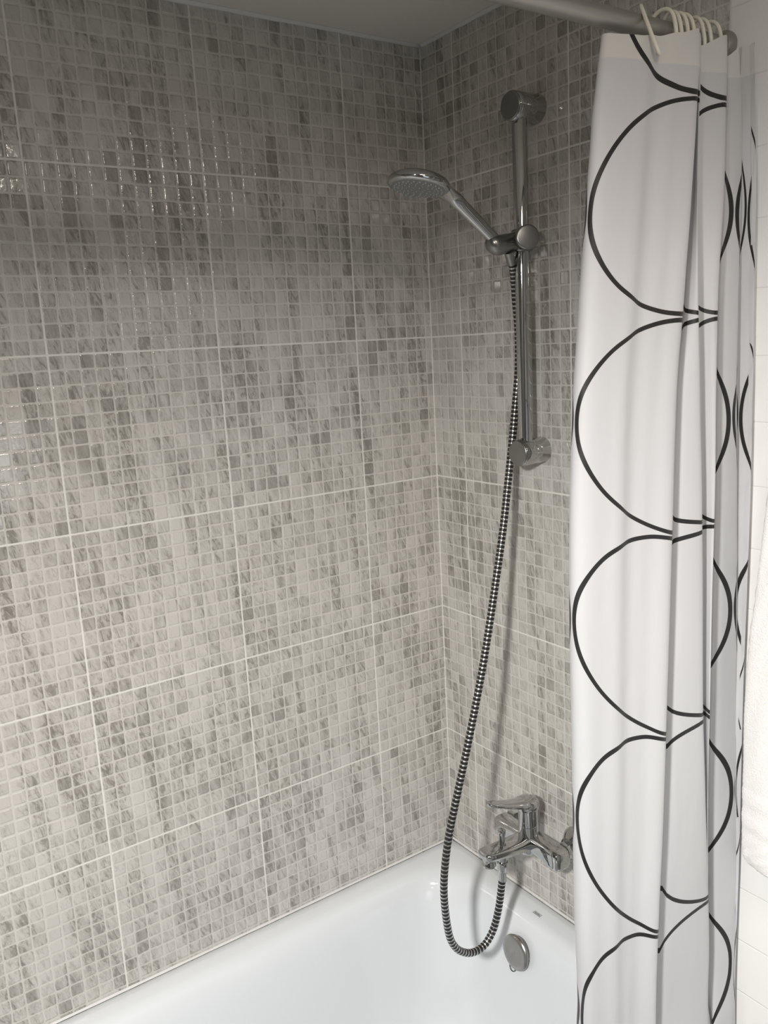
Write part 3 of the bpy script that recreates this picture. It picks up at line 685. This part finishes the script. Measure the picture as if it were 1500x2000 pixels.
# ------------------------------------------------------------------ curtain rings
def ring_bm():
    bm = bmesh.new()
    L = [(-0.0195, 0.008), (-0.0135, 0.0195), (0.0, 0.0245), (0.0135, 0.0195), (0.0200, 0.008), (0.0200, -0.012), (0.0150, -0.030), (0.0065, -0.044), (0.0, -0.047), (-0.0065, -0.042), (-0.0140, -0.028), (-0.0190, -0.010)]
    P_ = [Vector((a, 0, b)) for a, b in L]
    ext = [P_[-1]]+P_+[P_[0], P_[1]]
    pp = []
    for i in range(1, len(ext)-2):
        for k in range(5):
            t = k/5; p0, p1, p2, p3 = ext[i-1], ext[i], ext[i+1], ext[i+2]
            pp.append(0.5*((2*p1)+(p2-p0)*t+(2*p0-5*p1+4*p2-p3)*t*t+(3*p1-p0-3*p2+p3)*t*t*t))
    tube(bm, pp, 0.0026, 10, closed=True)
    return bm
RL = [(-0.170, 62, 'ivory plastic curtain ring nearest the camera, hooked through the front of the hem'),
      (-0.139, 2, 'ivory plastic curtain ring standing alone between the ring nearest the camera and the tight trio'),
      (-0.120, 20, 'ivory plastic curtain ring of the tight trio, the one farthest from the wall'),
      (-0.110, 12, 'ivory plastic curtain ring in the middle of the tight trio'),
      (-0.100, 4, 'ivory plastic curtain ring of the tight trio, by the first fold edge'),
      (-0.074, 16, 'ivory plastic curtain ring just past the first fold edge, half shaded'),
      (-0.063, 8, 'ivory plastic curtain ring second from the wall end of the rod'),
      (-0.043, 0, 'ivory plastic curtain ring closest to the tiled wall')]
r0 = None
for y, a, lab in RL:
    if r0 is None: o = r0 = obj('curtain_ring', ring_bm(), M_ring)
    else: o = r0.copy(); o.scale = (1, 1, 1); COL.objects.link(o)
    ca, sa = math.cos(math.radians(a)), math.sin(math.radians(a))
    tilt = -16 if y < -0.15 else -14          # each ring leans to the hem hole it passes through
    mtx = Matrix.Translation((0.6925, y, 2.130)) @ Matrix.Rotation(math.radians(tilt), 4, 'Y') @ Matrix.Rotation(-math.radians(a), 4, 'Z')
    if y < -0.15:                              # pulled out through the first hole towards the room
        mtx = Matrix.Translation((0.6955, y, 2.130)) @ Matrix.Rotation(math.radians(-42), 4, Vector((0.56, 0.83, 0))) @ Matrix.Rotation(-math.radians(66), 4, 'Z')
        o.scale = (1.0, 1.0, 1.25)
    o.location = mtx.to_translation(); o.rotation_euler = mtx.to_euler()
    tag(o, lab, 'curtain ring', 'curtain rings on the rod')

# ------------------------------------------------------------------ towel on a hook, right edge of the picture
hk = thing('towel_hook', 'chrome wall hook carrying the white towel on the white tiles', 'hook', (0.93, 0, 1.80))
bm = bmesh.new(); lathe(bm, (0.93, 0, 1.80), (0, -1, 0), rod_prof(0.008, 0.022, 0.002), 32); obj('wall_plate', bm, M_chrome, hk, angle=40)
bm = bmesh.new(); tube(bm, catmull([(0.93, -0.004, 1.80), (0.93, -0.035, 1.797), (0.93, -0.055, 1.800), (0.93, -0.066, 1.818)], 6), 0.005, 14); obj('peg', bm, M_chrome, hk)
bm = bmesh.new(); rings = []
NZ, NX = 150, 70
Zt = [0.935, 0.9385, 0.948, 0.962, 1.005, 1.073, 1.173, 1.255, 1.303, 1.399, 1.519, 1.66, 1.775, 1.800]
XL = [0.794, 0.7845, 0.7805, 0.7795, 0.778, 0.7776, 0.777, 0.7790, 0.7825, 0.793, 0.8035, 0.835, 0.895, 0.915]
XRt = [1.04, 1.055, 1.065, 1.070, 1.075, 1.075, 1.075, 1.075, 1.072, 1.065, 1.055, 1.02, 0.965, 0.945]
for j in range(NZ+1):
    z = Zt[0]+(1.800-Zt[0])*(j/NZ)**1.15
    xl, xr = interp(z, Zt, XL), interp(z, Zt, XRt)
    g_ = min(1.0, (1.80-z)/0.5)
    amp = 0.007+0.006*g_
    th = 0.0075
    band = 0.0008 if (0.998 < z < 1.016 or 1.040 < z < 1.058) else (-0.0006 if (0.985 < z < 1.070) else 0.0)
    if z < 0.95: th *= 0.55+0.45*(z-0.935)/0.015
    fr, bk = [], []
    for i in range(NX+1):
        s = i/NX; x = xl+(xr-xl)*s
        y = -0.040-0.003*math.sin(math.pi*s)-0.5*amp*math.sin(s*11.5+0.9*math.sin(z*3.0))*min(1, s*6)*0.7-0.004*math.sin(s*23+z*5)*(0.4+0.6*(1-g_))
        e = min(1.0, min(s, 1-s)*25); t2 = th*math.sqrt(max(0.0, 1-(1-e)**2))+0.0004
        zz = z
        n = 0.0006*math.sin(x*900+z*700)+0.0005*math.sin(x*1300-z*1100)
        fr.append(Vector((x, y-t2-band-n, zz))); bk.append(Vector((x, y+t2, zz)))
    rings.append(fr+bk[::-1])
loft(bm, rings)
def towel_mat():
    m = mat('white_terry', (0.78, 0.775, 0.76), 0.9); g = G(m)
    p = g.n('ShaderNodeNewGeometry').outputs['Position']
    g.bsdf.inputs['Sheen Weight'].default_value = 0.4
    g.bump(g.m('ADD', g.m('MULTIPLY', g.noise(p, 420, 3, 0.7), 0.0022), g.m('MULTIPLY', g.noise(p, 60, 2), 0.0010)), 0.8, 1.0)
    return m
tw = obj('bath_towel', bm, towel_mat())
tag(tw, 'white terry towel with woven bands hanging on the white tiled wall beside the curtain', 'towel')
